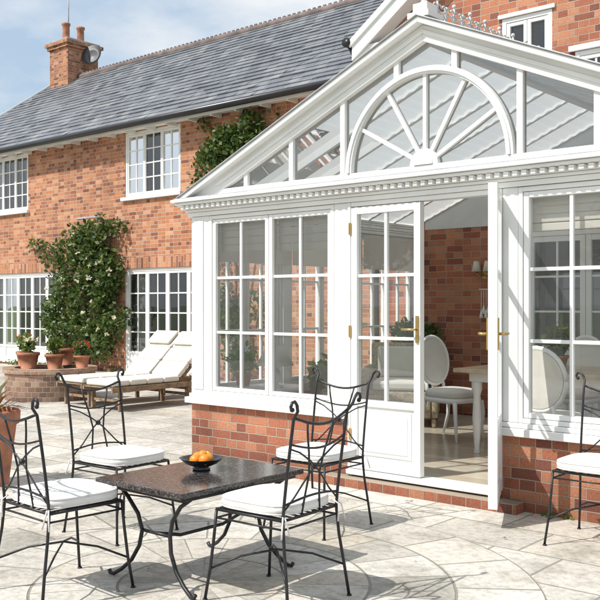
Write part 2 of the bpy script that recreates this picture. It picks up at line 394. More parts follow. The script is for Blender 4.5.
for i in range(nc):
    t0, t1 = i / nc, (i + 1) / nc
    a = Vector((0, y0 + (y1 - y0) * t0, z0 + (z1 - z0) * t0)); b = Vector((0, y0 + (y1 - y0) * t1, z0 + (z1 - z0) * t1))
    hi = b + nr * .002
    x = -22.8 - (i % 2) * .4
    while x < 1.2:
        xe = min(1.2, x + R.uniform(.25, 1.2)); xs = max(x, -22.8); lo = a + nr * R.uniform(.014, .03)
        m.quad((xs, lo.y, lo.z), (xe, lo.y, lo.z), (xe, hi.y, hi.z), (xs, hi.y, hi.z), SLATE)
        m.quad((xs, a.y, a.z), (xe, a.y, a.z), (xe, lo.y, lo.z), (xs, lo.y, lo.z), SLATE); x = xe
m.quad((-22.8, 15.5, 7.93), (1.2, 15.5, 7.93), (1.2, 19.6, 5.03), (-22.8, 19.6, 5.03), SLATE)
m.done('slate_roof', house, recalc=False)
m = M()
m.tube([(-22.85, 15.5, 7.92), (1.2, 15.5, 7.92)], .10, RIDGE, 10)
x = -22.8
while x < 0:
    m.box(x, x + .07, 15.485, 15.515, 8.0, 8.055, RIDGE); x += .15
m.done('ridge_tiles', house)
m = M(); m.tube([(-22.8, 11.30, 4.97), (-6.7, 11.30, 4.97)], .062, BLACK, 10); m.done('gutter', house)
m = M(); m.box(-22.7, -6.6, 11.40, 11.68, 4.93, 4.96, WHITE); m.box(-22.7, -6.6, 11.375, 11.398, 4.88, 5.03, WHITE2)
x = -22.5
while x < -7: m.box(x, x + .05, 11.42, 11.68, 4.86, 4.928, WHITE2); x += .62
m.done('eaves_boards', house)
m = M(); m.prism([(11.3, 4.9), (15.5, 7.84), (19.7, 4.9), (19.7, 5.06), (15.5, 8.0), (11.3, 5.06)], 0, .03, WHITE)
m.v = [(-22.82 + p[1], p[0], p[2]) for p in m.v]; m.done('verge_boards', house)
m = M(); m.box(-22.5, -21.62, 15.1, 16.15, 7.0, 8.75, BRICK); m.box(-22.56, -21.56, 15.04, 16.21, 8.75, 8.84, BRICK)
m.box(-22.61, -21.51, 14.99, 16.26, 8.842, 8.94, BRICK); m.box(-22.54, -21.58, 15.06, 16.19, 8.942, 9.0, LEAD)
m.done('chimney_stack', house, .006)
m = M()
for y in (15.35, 15.85):
    m.lathe([(.13, 0), (.125, .05), (.105, .1), (.10, .45), (.125, .48), (.125, .53), (.09, .535), (.085, .4)], (-22.06, y, 9.0), TERRA, 18)
m.done('chimney_pots', house)
DISH = simple('dish_grey', (.10, .10, .11), .5)
m = M(); m.lathe([(.001, -.02), (.16, .01), (.30, .07), (.305, .075), (.16, .02), (.001, -.01)], (0, 0, 0), DISH, 24)
m.tube([(0, 0, -.01), (0, 0, -.25)], .02, BLACK); m.tube([(0, -.25, .03), (0, 0, .32)], .01, BLACK)
ob = m.done('satellite_dish', house); ob.rotation_euler = (math.radians(75), 0, math.radians(25)); ob.location = (-21.35, 15.75, 8.55)
m = M(); m.tube([(-22.3, 15.6, 8.9), (-22.3, 15.6, 11.2)], .018, LEAD)
m.tube([(-22.9, 15.6, 11.0), (-21.7, 15.6, 11.0)], .014, LEAD)
for k in range(7): m.tube([(-22.85 + k * .17, 15.3, 11.0), (-22.85 + k * .17, 15.9, 11.0)], .008, LEAD, 5)
m.done('tv_antenna', house)

# ------------------------------------------------------------ wing behind the conservatory
wing = empty('house_wing'); WY = 9.2; TW = front(WY)
wh = [(-4.88, -4.28, 3.35, 4.62), (-4.02, -2.9, 3.35, 4.1), (-4.6, -3.2, .12, 2.2)]
m = M(TW); wall(m, -6.5, .5, 0, 4.8, wh, BRICKC, .12); m.prism([(-6.5, 4.8), (.5, 4.8), (-3.0, 7.25)], 0, -.2, BRICKC); m.done('wing_front_wall', wing)
m = M(); m.quad((-6.5, 9.2, 0), (-6.5, 11.7, 0), (-6.5, 11.7, 4.8), (-6.5, 9.2, 4.8), BRICK)
m.quad((.5, 9.2, 0), (.5, 11.7, 0), (.5, 11.7, 4.8), (.5, 9.2, 4.8), BRICK)
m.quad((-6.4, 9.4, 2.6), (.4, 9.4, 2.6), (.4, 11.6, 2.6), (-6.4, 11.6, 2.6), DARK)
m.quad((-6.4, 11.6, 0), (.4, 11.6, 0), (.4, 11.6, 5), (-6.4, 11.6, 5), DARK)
m.done('wing_side_walls', wing)
window('upper_window', wing, TW, *wh[0][:2], 3.35, 4.62, 2, 1, 3, fr=.05, w=-.04, glass=GLASSD)
window('upper_window', wing, TW, *wh[1][:2], 3.35, 4.1, 3, 2, 3, fr=.05, w=-.04, glass=GLASSD)
window('inner_french_doors', wing, TW, *wh[2], 2, 2, 4, fr=.05, st=.06, panel=.4, w=-.02, glass=GLASSD)
s = M(TW); s.box(-4.92, -4.24, .004, .03, 4.622, 4.665, WHITE); s.box(-4.08, -2.84, .004, .04, 4.102, 4.16, WHITE); s.done('window_heads', wing, .004)
m = M()
for sgn in (-1, 1):
    xe = -3.0 + sgn * 3.8; ze = 7.38 - 3.8 * .70; nn = 18
    for i in range(nn):
        t0, t1 = i / nn, (i + 1) / nn
        xa, za = xe + (-3.0 - xe) * t0, ze + (7.38 - ze) * t0; xb, zb = xe + (-3.0 - xe) * t1, ze + (7.38 - ze) * t1
        m.quad((xa, 8.93, za + .02), (xa, 15.4, za + .02), (xb, 15.4, zb), (xb, 8.93, zb), SLATE2)
        m.quad((xa, 8.93, za), (xa, 15.4, za), (xa, 15.4, za + .02), (xa, 8.93, za + .02), SLATE2)
m.done('wing_slate_roof', wing, recalc=False)
m = M(front(8.95))
for sgn in (-1, 1):
    f = lambda dx, dz: (-3.0 + sgn * dx, 7.36 - .70 * dx + dz)
    m.prism([f(3.82, -.24), f(0, -.24), f(0, 0), f(3.82, 0)], .0, -.035, WHITE)
    m.prism([f(3.84, -.06), f(0, -.06), f(0, .03), f(3.84, .03)], .03, -.002, WHITE)
    m.prism([f(3.8, -.22), f(.03, -.22), f(.03, -.19), f(3.8, -.19)], -.037, -.24, WHITE)
    xx = -3.0 + sgn * 3.6; m.box(min(xx - .2, xx + .2), max(xx - .2, xx + .2), -.04, -.24, 4.45, 4.62, WHITE)
m.done('bargeboards', wing, .003)
m = M(); m.tube([(-6.88, 8.9, 4.68), (-6.88, 11.4, 4.68)], .06, BLACK, 10)
m.tube([(-6.88, 8.98, 4.66), (-6.80, 9.05, 4.45), (-6.58, 9.12, 4.25), (-6.56, 9.13, .1)], .035, BLACK, 8); m.done('black_downpipe', wing)

# ------------------------------------------------------------ conservatory
con = empty('conservatory'); FY = 5.6; TC = front(FY)
L, Rr, AX = -6.10, -1.10, -3.60
m = M()
def dwarf(u0, u1): m.box(u0, u1, FY, FY + .11, 0, .51, BRICKC)
dwarf(L, -4.30); dwarf(-2.97, Rr)
m.box(-4.298, -2.972, FY + .012, FY + .11, 0, .085, BRICKC)
m.box(L, L + .11, FY + .112, WY - .002, 0, .508, BRICKC); m.box(Rr - .11, Rr, FY + .112, WY - .002, 0, .508, BRICKC)
m.done('brick_dwarf_wall', con)
m = M(); m.box(-4.95, -2.80, FY - .13, FY - .002, 0, .072, BRICKC); m.done('brick_step', con, .005)
m = M(); m.box(L + .112, Rr - .112, FY + .112, WY - .003, .04, .12, FLOOR); m.done('floor', con)
m = M(); m.box(-4.29, -2.98, FY - .05, FY + .11, .087, .125, WHITE2); m.done('door_threshold', con, .006)
m = M(TC)
m.box(L - .04, -4.30, -.10, .055, .512, .565, WHITE); m.box(-2.97, Rr + .04, -.10, .055, .512, .565, WHITE)
m.box(L - .01, -4.30, -.09, .025, .567, .60, WHITE); m.box(-2.97, Rr + .01, -.09, .025, .567, .60, WHITE)
for a, b in ((L, -5.87), (-4.44, -4.302), (-2.965, -2.85), (-1.44, Rr)):
    m.box(a, b, -.10, .004, .602, 2.2, WHITE)
m.box(-4.300, -4.272, -.08, .012, .126, 2.2, WHITE); m.box(-2.995, -2.967, -.08, .012, .126, 2.2, WHITE)
m.box(-4.27, -2.997, -.08, .010, 2.165, 2.2, WHITE)
m.box(L + .04, L + .16, .005, .014, .64, 2.16, WHITE)
m.done('posts_and_sills', con, .004)
window('casement_windows', con, TC, -5.868, -4.442, .602, 2.198, 2, 2, 3, fr=.032, st=.038, bar=.024, w=-.035)
window('casement_windows', con, TC, -2.848, -1.442, .602, 2.198, 2, 2, 3, fr=.032, st=.038, bar=.024, w=-.035)
window('door_leaf', con, TC, -4.270, -3.628, .128, 2.162, 1, 2, 3, fr=0, st=.055, bar=.024, panel=.54, w=-.02)
hx, hy = -2.992, 5.575; th = math.radians(115.5); d = (-math.cos(th), -math.sin(th)); nn = (-d[1], d[0])
TD = lambda u, w, v: (hx + u * d[0] + w * nn[0], hy + u * d[1] + w * nn[1], v)
window('open_door_leaf', con, TD, .0, .63, .128, 2.162, 1, 2, 3, fr=0, st=.055, bar=.024, panel=.54, w=0)
m = M(TD)
for sg in (-1, 1):
    m.box(.575, .605, sg * .034 - .005, sg * .034 + .005, 1.12, 1.32, BRASS)
    m.tube([(.59, sg * .035, 1.22), (.59, sg * .085, 1.22), (.48, sg * .09, 1.22)], .009, BRASS)
m.done('open_door_handles', con)
m = M(TC); m.box(-3.665, -3.64, .012, .022, 1.12, 1.32, BRASS); m.tube([(-3.652, .02, 1.22), (-3.652, .06, 1.22), (-3.76, .065, 1.22)], .008, BRASS)
for z in (.35, 1.15, 1.95): m.box(-4.283, -4.262, .013, .022, z, z + .09, BRASS)
m.done('door_furniture', con)
for X0, sg in ((L, 1), (Rr, -1)):
    T = (lambda u, w, v, X0=X0, sg=sg: (X0 - sg * w, u, v))
    m = M(T); m.box(FY + .112, WY - .003, -.10, .05, .512, .60, WHITE)
    ys = [FY + .11, 6.80, 8.00, WY - .01]
    for k in range(4):
        a = ys[k]; m.box(a - (.0 if k == 0 else .05), a + (.05 if k < 3 else 0), -.095, .0, .602, 2.2, WHITE)
    m.done('side_posts', con, .003)
    for k in range(3): window('side_windows', con, T, ys[k] + .052, ys[k + 1] - .052, .602, 2.198, 2, 2, 3, fr=.03, st=.036, bar=.022, w=-.035)
m = M()
def ring(o, z0, z1, inn=.02):
    m.box(L - o, Rr + o, FY - o, FY + inn + .1, z0, z1, WHITE)
    m.box(L - o + .001, L + .1, FY + inn + .102, WY - .004, z0 + .001, z1 - .001, WHITE); m.box(Rr - .1, Rr + o - .001, FY + inn + .102, WY - .004, z0 + .001, z1 - .001, WHITE)
ring(.030, 2.202, 2.238); ring(.045, 2.240, 2.262); ring(.055, 2.264, 2.300); ring(.115, 2.302, 2.325); ring(.14, 2.327, 2.355)
m.done('cornice', con, .005)
m = M(); x = L - .045
while x < Rr + .04: m.box(x, x + .035, FY - .098, FY - .057, 2.266, 2.299, WHITE); x += .066
y = FY - .04
while y < WY - .1: m.box(L - .098, L - .057, y, y + .035, 2.266, 2.299, WHITE); y += .066
m.done('dentils', con, .002)
m = M(); m.box(L - .12, Rr + .12, FY - .12, FY + .06, 2.357, 2.367, LEAD); m.done('lead_flashing', con)
SL = .436; ZA = 3.45
zt = lambda X: ZA - SL * abs(X - AX)
m = M(front(FY + .03))
for sg in (-1, 1):
    x0 = AX + sg * 2.56
    xi = AX + sg * (ZA - .12 - 2.369) / SL
    m.prism([(x0, max(2.369, zt(x0))), (AX, ZA), (AX, ZA - .12), (xi, 2.369)], -.05, .05, WHITE)
    m.prism([(AX + sg * 2.62, zt(AX + 2.62) + .0), (AX, ZA + .002), (AX, ZA + .045), (AX + sg * 2.62, zt(AX + 2.62) + .045)], -.08, .13, WHITE)
    m.prism([(AX + sg * 2.60, zt(AX + 2.60) + .047), (AX, ZA + .047), (AX, ZA + .058), (AX + sg * 2.60, zt(AX + 2.60) + .058)], -.08, .145, LEAD)
    m.prism([(AX + sg * 2.2, zt(AX + 2.2) - .035), (AX, ZA - .035), (AX, ZA - .065), (AX + sg * 2.12, zt(AX + 2.12) - .065)], .052, .064, WHITE)
m.box(AX - 2.17, AX + 2.17, -.03, .045, 2.37, 2.425, WHITE)
m.done('gable_frame', con, .004)
m = M(front(FY + .03)); z0 = 2.427; RO, RI = .72, .665
for X in (-5.42, -4.90, -4.36, -2.84, -2.30, -1.78): m.box(X - .022, X + .022, -.03, .03, z0, zt(X) - .10, WHITE)
for X in (-3.85, -3.35): m.box(X - .022, X + .022, -.03, .03, z0 + math.sqrt(RO ** 2 - .25 ** 2) - .03, zt(X) - .10, WHITE)
n = 40
def arc(ro, ri, w0, w1):
    vs = []; fs = []
    for k in range(n + 1):
        a = pi * k / n; c, s_ = math.cos(a), math.sin(a)
        vs += [(AX + ro * c, w0, z0 + ro * s_), (AX + ri * c, w0, z0 + ri * s_), (AX + ri * c, w1, z0 + ri * s_), (AX + ro * c, w1, z0 + ro * s_)]
    for k in range(n):
        for j in range(4): fs.append((4 * k + j, 4 * k + (j + 1) % 4, 4 * k + 4 + (j + 1) % 4, 4 * k + 4 + j))
    m.add(vs, fs + [(0, 1, 2, 3), (4 * n, 4 * n + 1, 4 * n + 2, 4 * n + 3)], WHITE)
arc(RO, RI, -.035, .045); arc(RO - .02, RI + .015, .046, .058); arc(.12, .001, -.03, .04); arc(.08, .001, .041, .055)
for k in range(1, 6):
    a = pi * k / 6; c, s_ = math.cos(a), math.sin(a); h = .014
    P = lambda r, q: (AX + r * c - q * s_, z0 + r * s_ + q * c)
    m.prism([P(.11, h), P(RI + .01, h), P(RI + .01, -h), P(.11, -h)], -.02, .028, WHITE)
m.done('fanlight_and_mullions', con, .002)
m = M(); yb = FY + .03
m.add([(AX - 2.45, yb, 2.372), (AX + 2.45, yb, 2.372), (AX, yb, 3.42)], [(0, 1, 2)], GLASSG); m.done('gable_glass', con)
m = M()
for sg in (-1, 1):
    m.quad((AX + sg * 2.58, FY + .12, 2.355), (AX + sg * 2.58, WY - .01, 2.355), (AX, WY - .01, 3.45), (AX, FY + .12, 3.45), GLASSR)
m.done('roof_glass', con)
m = M()
for i in range(8):
    y = FY + .14 + i * .49
    for sg in (-1, 1):
        m.prism([(AX + sg * 2.6, 2.35), (AX, 3.455), (AX, 3.37), (AX + sg * 2.6, 2.27)], y, y + .04, WHITE)
m.box(AX - .04, AX + .04, FY + .09, WY - .01, 3.33, 3.50, WHITE)
m.box(AX - 2.3, AX + 2.3, 7.4, 7.45, 2.42, 2.47, WHITE)
m.done('roof_rafters', con, .003)
m = M()
ext = {1: [.0, .9, .9, .9, 1.4, 1.4, 1.4], -1: [1.2, 1.2, 2.35, 2.35, 2.35, 2.35, 2.35]}
for i in range(7):
    ya = FY + .14 + i * .49 + .055; yb2 = ya + .42
    for sg in (-1, 1):
        lo = ext[sg][i]
        if lo <= 0: continue
        K = int(lo / .05); vs = []
        for k in range(K + 1):
            dx = .06 + k * .05; z = 3.455 - SL * dx * .975 - .045 - (.016 if k % 2 else 0)
            vs += [(AX + sg * dx, ya, z), (AX + sg * dx, yb2, z)]
        m.add(vs, [(2 * k, 2 * k + 1, 2 * k + 3, 2 * k + 2) for k in range(K)], RBLIND)
m.done('pleated_roof_blinds', con)
m = M(); m.add([(AX - 2.3, WY - .006, 2.3), (AX + 2.3, WY - .006, 2.3), (AX + 2.3, WY - .006, 2.42), (AX, WY - .006, 3.40), (AX - 2.3, WY - .006, 2.42)], [(0, 1, 2, 3, 4)], PLASTER); m.done('plaster_gable', con)
m = M(); m.box(AX - .09, AX + .09, FY - .09, FY + .11, 3.49, 3.53, WHITE); m.box(AX - .06, AX + .06, FY - .06, FY + .08, 3.532, 3.60, WHITE)
m.lathe([(.05, 0), (.02, .03), (.045, .07), (.05, .1), (.02, .14), (.012, .2), (.022, .22), (.002, .30)], (AX, FY, 3.60), WHITE, 14)
y = FY + .18; j = 0
while y < WY - .05:
    h = .19 if j % 2 == 0 else .14
    m.tube([(AX, y, 3.5), (AX, y, 3.5 + h)], .008, CREST, 6); m.ball((AX, y, 3.5 + h), .017, CREST, 8)
    m.tube([(AX, y + .055 + .05 * math.cos(t), 3.555 + .045 * math.sin(t)) for t in [k * pi / 6 for k in range(13)]], .007, CREST, 5)
    for sg in (-1, 1): m.tube([(AX, y + sg * (.03 + .025 * math.cos(t)), 3.63 + .025 * math.sin(t)) for t in [k * pi / 5 for k in range(9)]], .006, CREST, 5)
    y += .12; j += 1
m.tube([(AX, FY + .12, 3.51), (AX, WY - .01, 3.51)], .02, CREST)
m.done('ridge_cresting', con)
m = M()
for a, b, q in ((-5.84, -5.17, .065), (-5.14, -4.47, .070), (-2.82, -2.16, .058), (-2.13, -1.47, .055)):
    for k in range(4): m.box(a, b, FY + .115 + .004 * (k % 2), FY + .135 + .004 * (k % 2), 2.13 - k * q - q + .005, 2.13 - k * q, BLIND)
for k0 in range(3):
    a = [5.76, 6.86, 8.06][k0]; m.box(L + .12, L + .14, a, a + 1.05, 1.80, 2.16, BLIND)
m.done('roman_blinds', con, .006)

# ------------------------------------------------------------ interior furniture
FZ = .12
def dchair():
    m = M()
    m.lathe([(.19, 0), (.215, .015), (.22, .05), (.20, .075), (.12, .09), (.001, .092)], (0, 0, .40), CREAM, 24, sq=4)
    m.lathe([(.20, 0), (.225, .01), (.225, .045), (.2, .05)], (0, 0, .355), WHITE, 24, sq=4)
    for sx in (-1, 1):
        m.tube([(sx * .19, .19, .37), (sx * .20, .205, .25), (sx * .185, .20, .1), (sx * .195, .215, 0)], .022, WHITE, 8, .012)
        m.tube([(sx * .17, -.2, .37), (sx * .18, -.22, .2), (sx * .19, -.29, 0)], .02, WHITE, 8, .012)
        m.tube([(sx * .13, -.21, .38), (sx * .12, -.225, .5), (sx * .11, -.235, .56)], .016, WHITE, 8)
    pts = [(.21 * math.cos(t), -.25 - .03 * math.sin(t), .74 + .23 * math.sin(t)) for t in [k * 2 * pi / 28 for k in range(29)]]
    m.tube(pts, .018, WHITE, 8)
    vs = [(.195 * q[0] / .21, q[1] + .012, .74 + (q[2] - .74) * .93) for q in pts[:-1]]; vb = [(a, b - .03, c) for a, b, c in vs]; k = len(vs)
    m.add(vs + vb, [tuple(range(k)), tuple(range(2 * k - 1, k - 1, -1))] + [(i, (i + 1) % k, k + (i + 1) % k, k + i) for i in range(k)], CREAM)
    return m.done('dining_chair')
dc = dchair()
places = [((-4.50, 7.50), -100), ((-2.95, 6.3), 5), ((-2.15, 6.3), -4), ((-3.6, 8.2), 178), ((-2.6, 8.2), 183)]
for i, (p, r) in enumerate(places):
    ob = dc if i == 0 else bpy.data.objects.new('dining_chair.%03d' % i, dc.data)
    if i: COL.objects.link(ob)
    ob.location = (p[0], p[1], FZ); ob.rotation_euler = (0, 0, math.radians(r))
m = M(); m.box(-4.05, -1.8, 6.75, 7.75, .70, .735, PINE); m.box(-3.95, -1.9, 6.85, 7.65, .62, .698, WHITE)
for x in (-3.9, -1.95):
    for y in (6.9, 7.6): m.lathe([(.03, 0), (.022, .05), (.04, .3), (.03, .5), (.045, .55), (.045, .62)], (x, y, 0), WHITE, 12)
ob = m.done('dining_table', None, .006); ob.location.z = FZ
m = M(); m.box(-.33, .33, -.33, .33, .1, .38, WICKER); m.box(-.28, .28, -.24, .34, .385, .48, CREAM)
m.box(-.36, .36, -.40, -.335, .1, .86, WICKER); m.box(-.40, -.335, -.33, .33, .1, .62, WICKER); m.box(.335, .40, -.33, .33, .1, .62, WICKER); m.box(-.28, .28, -.33, -.22, .485, .82, CREAM)
for x in (-.36, .36):
    for y in (-.36, .3): m.box(x - .025, x + .025, y - .025, y + .025, 0, .098, WICKER)
wc = m.done('wicker_armchair', None, .03); wc.location = (-5.5, 8.1, FZ); wc.rotation_euler = (0, 0, math.radians(-150))
m = M(); m.lathe([(.27, .50), (.28, .51), (.28, .53), (.27, .54)], (0, 0, 0), WHITE, 24)
for a in range(3): m.tube([(.2 * math.cos(a * 2.1), .2 * math.sin(a * 2.1), .5), (.24 * math.cos(a * 2.1), .24 * math.sin(a * 2.1), 0)], .016, WHITE)
ob = m.done('side_table'); ob.location = (-5.55, 6.1, FZ)
m = M(); m.lathe([(.07, 0), (.07, .015), (.03, .03), (.06, .09), (.05, .14), (.015, .18), (.012, .22)], (0, 0, .0), WHITE, 18)
m.lathe([(.17, .20), (.075, .38), (.07, .38), (.165, .20)], (0, 0, 0), SHADE, 24); ob = m.done('table_lamp'); ob.location = (-5.42, 5.98, FZ + .54)
m = M()
for x in (-.07, .07):
    m.tube([(0, 0, .05), (x * .6, -.06, .02), (x, -.08, .08)], .008, BRASS); m.lathe([(.055, .08), (.03, .2), (.028, .2), (.052, .08)], (x, -.08, 0), SHADE, 14)
m.box(-.03, .03, -.015, 0, 0, .14, BRASS); ob = m.done('wall_sconce'); ob.location = (-5.09, WY - .002, 1.70)
m = M()
for k in range(5):
    x = (k - 2) * .03; m.tube([(x, 0, .3), (x, 0, .02 + .03 * (k % 2))], .003, WHITE, 5); m.lathe([(.004, .1), (.02, .04), (.024, 0), (.02, 0)], (x, 0, -.03 + .05 * (k % 2)), WHITE2, 8)
m.tube([(-.09, 0, .3), (.09, 0, .3)], .006, WHITE); ob = m.done('wind_chime'); ob.location = (-5.06, WY - .04, 1.28)
def pot(m, c, r, h, mat=TERRA, n=24):
    m.lathe([(r * .68, 0), (r * .92, h * .8), (r * .94, h * .8), (r * 1.03, h * .82), (r * 1.05, h * .97), (r * 1.0, h), (r * .9, h), (r * .88, h * .9)], c, mat, n)
    m.lathe([(r * .88, h * .88), (.001, h * .92)], c, SOIL, n)
def potted(name, loc, r, h, fol, mat, n=350, size=.07, petal=None, potmat=TERRA):
    m = M(); pot(m, (0, 0, 0), r, h, potmat)
    for k in range(7):
        a = k * .9; m.tube([(0, 0, h * .85), (.4 * fol * math.cos(a), .4 * fol * math.sin(a), h + fol * .6), (.7 * fol * math.cos(a), .7 * fol * math.sin(a), h + fol * 1.1)], .006, BARK, 5)
    for k in range(6):
        a = R.uniform(0, 6.28); q = R.uniform(.1, .6) * fol
        m.clump((q * math.cos(a), q * math.sin(a), h + fol * R.uniform(.5, 1.15)), (fol * .55, fol * .55, fol * .5), n // 6, size, mat, .3)
    if petal:
        for k in range(14):
            a = R.uniform(0, 6.28); q = R.uniform(.2, 1) * fol; c = (q * math.cos(a), q * math.sin(a), h + fol * R.uniform(.8, 1.6))
            for j in range(7): m.leaf((c[0] + R.uniform(-.01, .01), c[1] + R.uniform(-.01, .01), c[2]), .035, petal)
    ob = m.done(name, None, recalc=False); ob.location = loc; return ob
potted('potted_plant', (-5.74, 5.90, FZ + .54), .08, .12, .16, LEAFL, 260, .06)
potted('potted_fern', (-5.65, 7.1, FZ), .16, .3, .30, LEAFL, 450, .10)
potted('potted_shrub', (-4.72, 5.95, FZ + .35), .11, .2, .17, LEAFL, 300, .07)
potted('potted_topiary', (-5.75, 8.85, FZ + .3), .16, .36, .30, LEAF, 600, .07)
potted('potted_plant', (-3.3, 7.2, FZ + .735), .09, .12, .17, LEAFL, 260, .07)
potted('potted_plant', (-2.45, 7.3, FZ + .735), .09, .15, .17, LEAFL, 260, .06, potmat=WHITE)
m = M(); m.box(-.2, .2, -.15, .15, .31, .35, WHITE)
for x in (-.17, .17):
    for y in (-.12, .12): m.box(x - .015, x + .015, y - .015, y + .015, 0, .308, WHITE)
ob = m.done('plant_stand', None, .004); ob.location = (-4.72, 5.95, FZ)
m = M(); m.box(-.15, .15, -.15, .15, .24, .29, WICKER)
for x in (-.12, .12):
    for y in (-.12, .12): m.box(x - .02, x + .02, y - .02, y + .02, 0, .238, WICKER)
ob = m.done('wicker_plant_stand', None, .006); ob.location = (-5.75, 8.85, FZ)

# ------------------------------------------------------------ garden chairs
def gchair():
    m = M(); r = .0075
    bx = lambda z: .205 + .01 * (z - .43) ** 2
    by = lambda z: -.20 - .16 * max(0, z - .43) ** 1.2
    for s in (-1, 1):
        post = [(s * .235, -.255, .0), (s * .222, -.235, .15), (s * .21, -.212, .3), (s * .205, -.20, .43)]
        post += [(s * bx(z), by(z), z) for z in (.52, .62, .72, .82, .89)]
        post += [(s * .213, -.29, .925), (s * .225, -.295, .955), (s * .243, -.297, .972), (s * .262, -.297, .968), (s * .270, -.296, .950), (s * .262, -.295, .937)]
        m.tube(post, r, IRON, 8)
        m.ball((s * .259, -.295, .937), .011, IRON, 8)
        m.tube([(s * .205, .20, .43), (s * .212, .21, .3), (s * .222, .225, .15), (s * .238, .245, 0)], r, IRON, 8)
        for yy in (-.255, .245): m.lathe([(.012, 0), (.012, .008)], (s * .236, yy, 0), IRON, 8)
        m.tube([(s * .205, -.2, .43), (s * .205, .2, .43)], r, IRON, 8); m.tube([(s * .205, -.2, .39), (s * .205, .2, .39)], .005, IRON, 6)
        m.tube([(s * .222, -.235, .15), (s * .12, -.12, .205), (0, 0, .23), (-s * .12, .12, .205), (-s * .222, .225, .15)], .0055, IRON, 6)
        m.tube([(s * .07, -.20, .43), (s * .055, by(.52) , .52), (s * .04, by(.62), .62), (s * .06, by(.72), .72), (s * .085, by(.80), .80), (s * .10, by(.865), .865)], .0055, IRON, 6)
        m.tube([(s * .205, by(.47), .47), (s * .13, by(.53), .53), (s * .04, by(.62), .62), (-s * .04, by(.68) , .68), (-s * .13, by(.73), .73), (-s * .205, by(.755), .755)], .0045, IRON, 6)
    for y in (-.2, .2):
        m.tube([(-.205, y, .43), (.205, y, .43)], r, IRON, 8); m.tube([(-.205, y, .39), (.205, y, .39)], .005, IRON, 6)
    for k in range(-4, 5): m.box(k * .045 - .008, k * .045 + .008, -.2, .2, .432, .436, IRON)
    sag = lambda zc, dz: [(-.205 + .41 * t / 10, by(zc) - .012 * math.sin(pi * t / 10), zc - dz * math.sin(pi * t / 10)) for t in range(11)]
    m.tube(sag(.895, .045), .007, IRON, 8); m.tube(sag(.775, .035), .0055, IRON, 6); m.tube(sag(.50, -.02), .0055, IRON, 6)
    m.ball((0, by(.62), .65), .016, IRON, 10)
    m.lathe([(.175, 0), (.200, .005), (.212, .018), (.214, .036), (.205, .052), (.17, .064), (.10, .070), (.03, .071), (.001, .071)], (0, .01, .437), CUSH, 40, sq=4.2)
    def sqr(z, rr, k=48):
        o = []
        for i in range(k + 1):
            a = 2 * pi * i / k; ca, sa = math.cos(a), math.sin(a); q = (abs(ca) ** 4.2 + abs(sa) ** 4.2) ** (-1 / 4.2); o.append((rr * q * ca, .01 + rr * q * sa, z))
        return o
    m.tube(sqr(.437 + .050, .209), .0045, CUSH, 6); m.tube(sqr(.437 + .012, .209), .0045, CUSH, 6)
    for s in (-1, 1):   # cushion ties
        for q in (-.03, .03): m.tube([(s * .19, -.19, .46), (s * (.215 + q * .3), -.215, .44), (s * (.215 + q), -.225, .36)], .004, CUSH, 5)
    return m.done('garden_chair')
gc = gchair()
spots = [((-2.87, 3.18), 93), ((-3.60, 4.37), 182), ((-3.76, 2.60), -3), ((-4.44, 3.49), -88), ((-2.09, 5.14), 181)]
for i, (p, r) in enumerate(spots):
    ob = gc if i == 0 else bpy.data.objects.new('garden_chair.%03d' % i, gc.data)
    if i: COL.objects.link(ob)
    ob.location = (p[0], p[1], .008 if i < 4 else .004); ob.rotation_euler = (0, 0, math.radians(r))

# ------------------------------------------------------------ table
tb = empty('garden_table', (-3.45, 3.24, .008))
m = M(); m.box(-.325, .325, -.44, .44, .485, .515, GRANITE); m.done('granite_top', tb, .006)
m = M()
for y in (-.40, .40): m.tube([(-.29, y, .474), (.29, y, .474)], .010, IRON)
for x in (-.29, .29): m.tube([(x, -.40, .474), (x, .40, .474)], .010, IRON)
for sy in (-1, 1):
    for sx in (-1, 1):
        y = sy * .33
        pts = [(sx * .27, y, .465), (sx * .20, y, .42), (sx * .13, y * .97, .34), (sx * .105, y * .95, .26), (sx * .12, y * .97, .18), (sx * .17, y, .10), (sx * .235, y * 1.03, .045), (sx * .29, y * 1.05, .012), (sx * .315, y * 1.06, .012), (sx * .325, y * 1.06, .028)]
        m.tube(pts, .0105, IRON, 8)
    m.tube([(-.105, sy * .33 * .95, .26), (.105, sy * .33 * .95, .26)], .009, IRON)
m.tube([(0, -.313, .26), (0, -.15, .22), (0, .15, .22), (0, .313, .26)], .009, IRON)
m.done('iron_legs', tb)
m = M(); m.lathe([(.045, 0), (.05, .008), (.035, .014), (.085, .035), (.115, .062), (.118, .064), (.11, .060), (.07, .035), (.001, .022)], (0, 0, 0), BOWL, 32)
bowl = m.done('fruit_bowl'); bowl.location = (-3.52, 3.30, .523)
m = M()
for x, y, z in ((.03, .02, .058), (-.045, .015, .056), (0, -.045, .056), (.06, -.035, .062)): m.ball((x, y, z), .031, ORANGE, 16)
m.ball((-.02, .055, .060), .027, LEMON, 14, 1.1); m.ball((.01, .0, .078), .026, ORANGE, 14)
m.done('fruit', bowl)

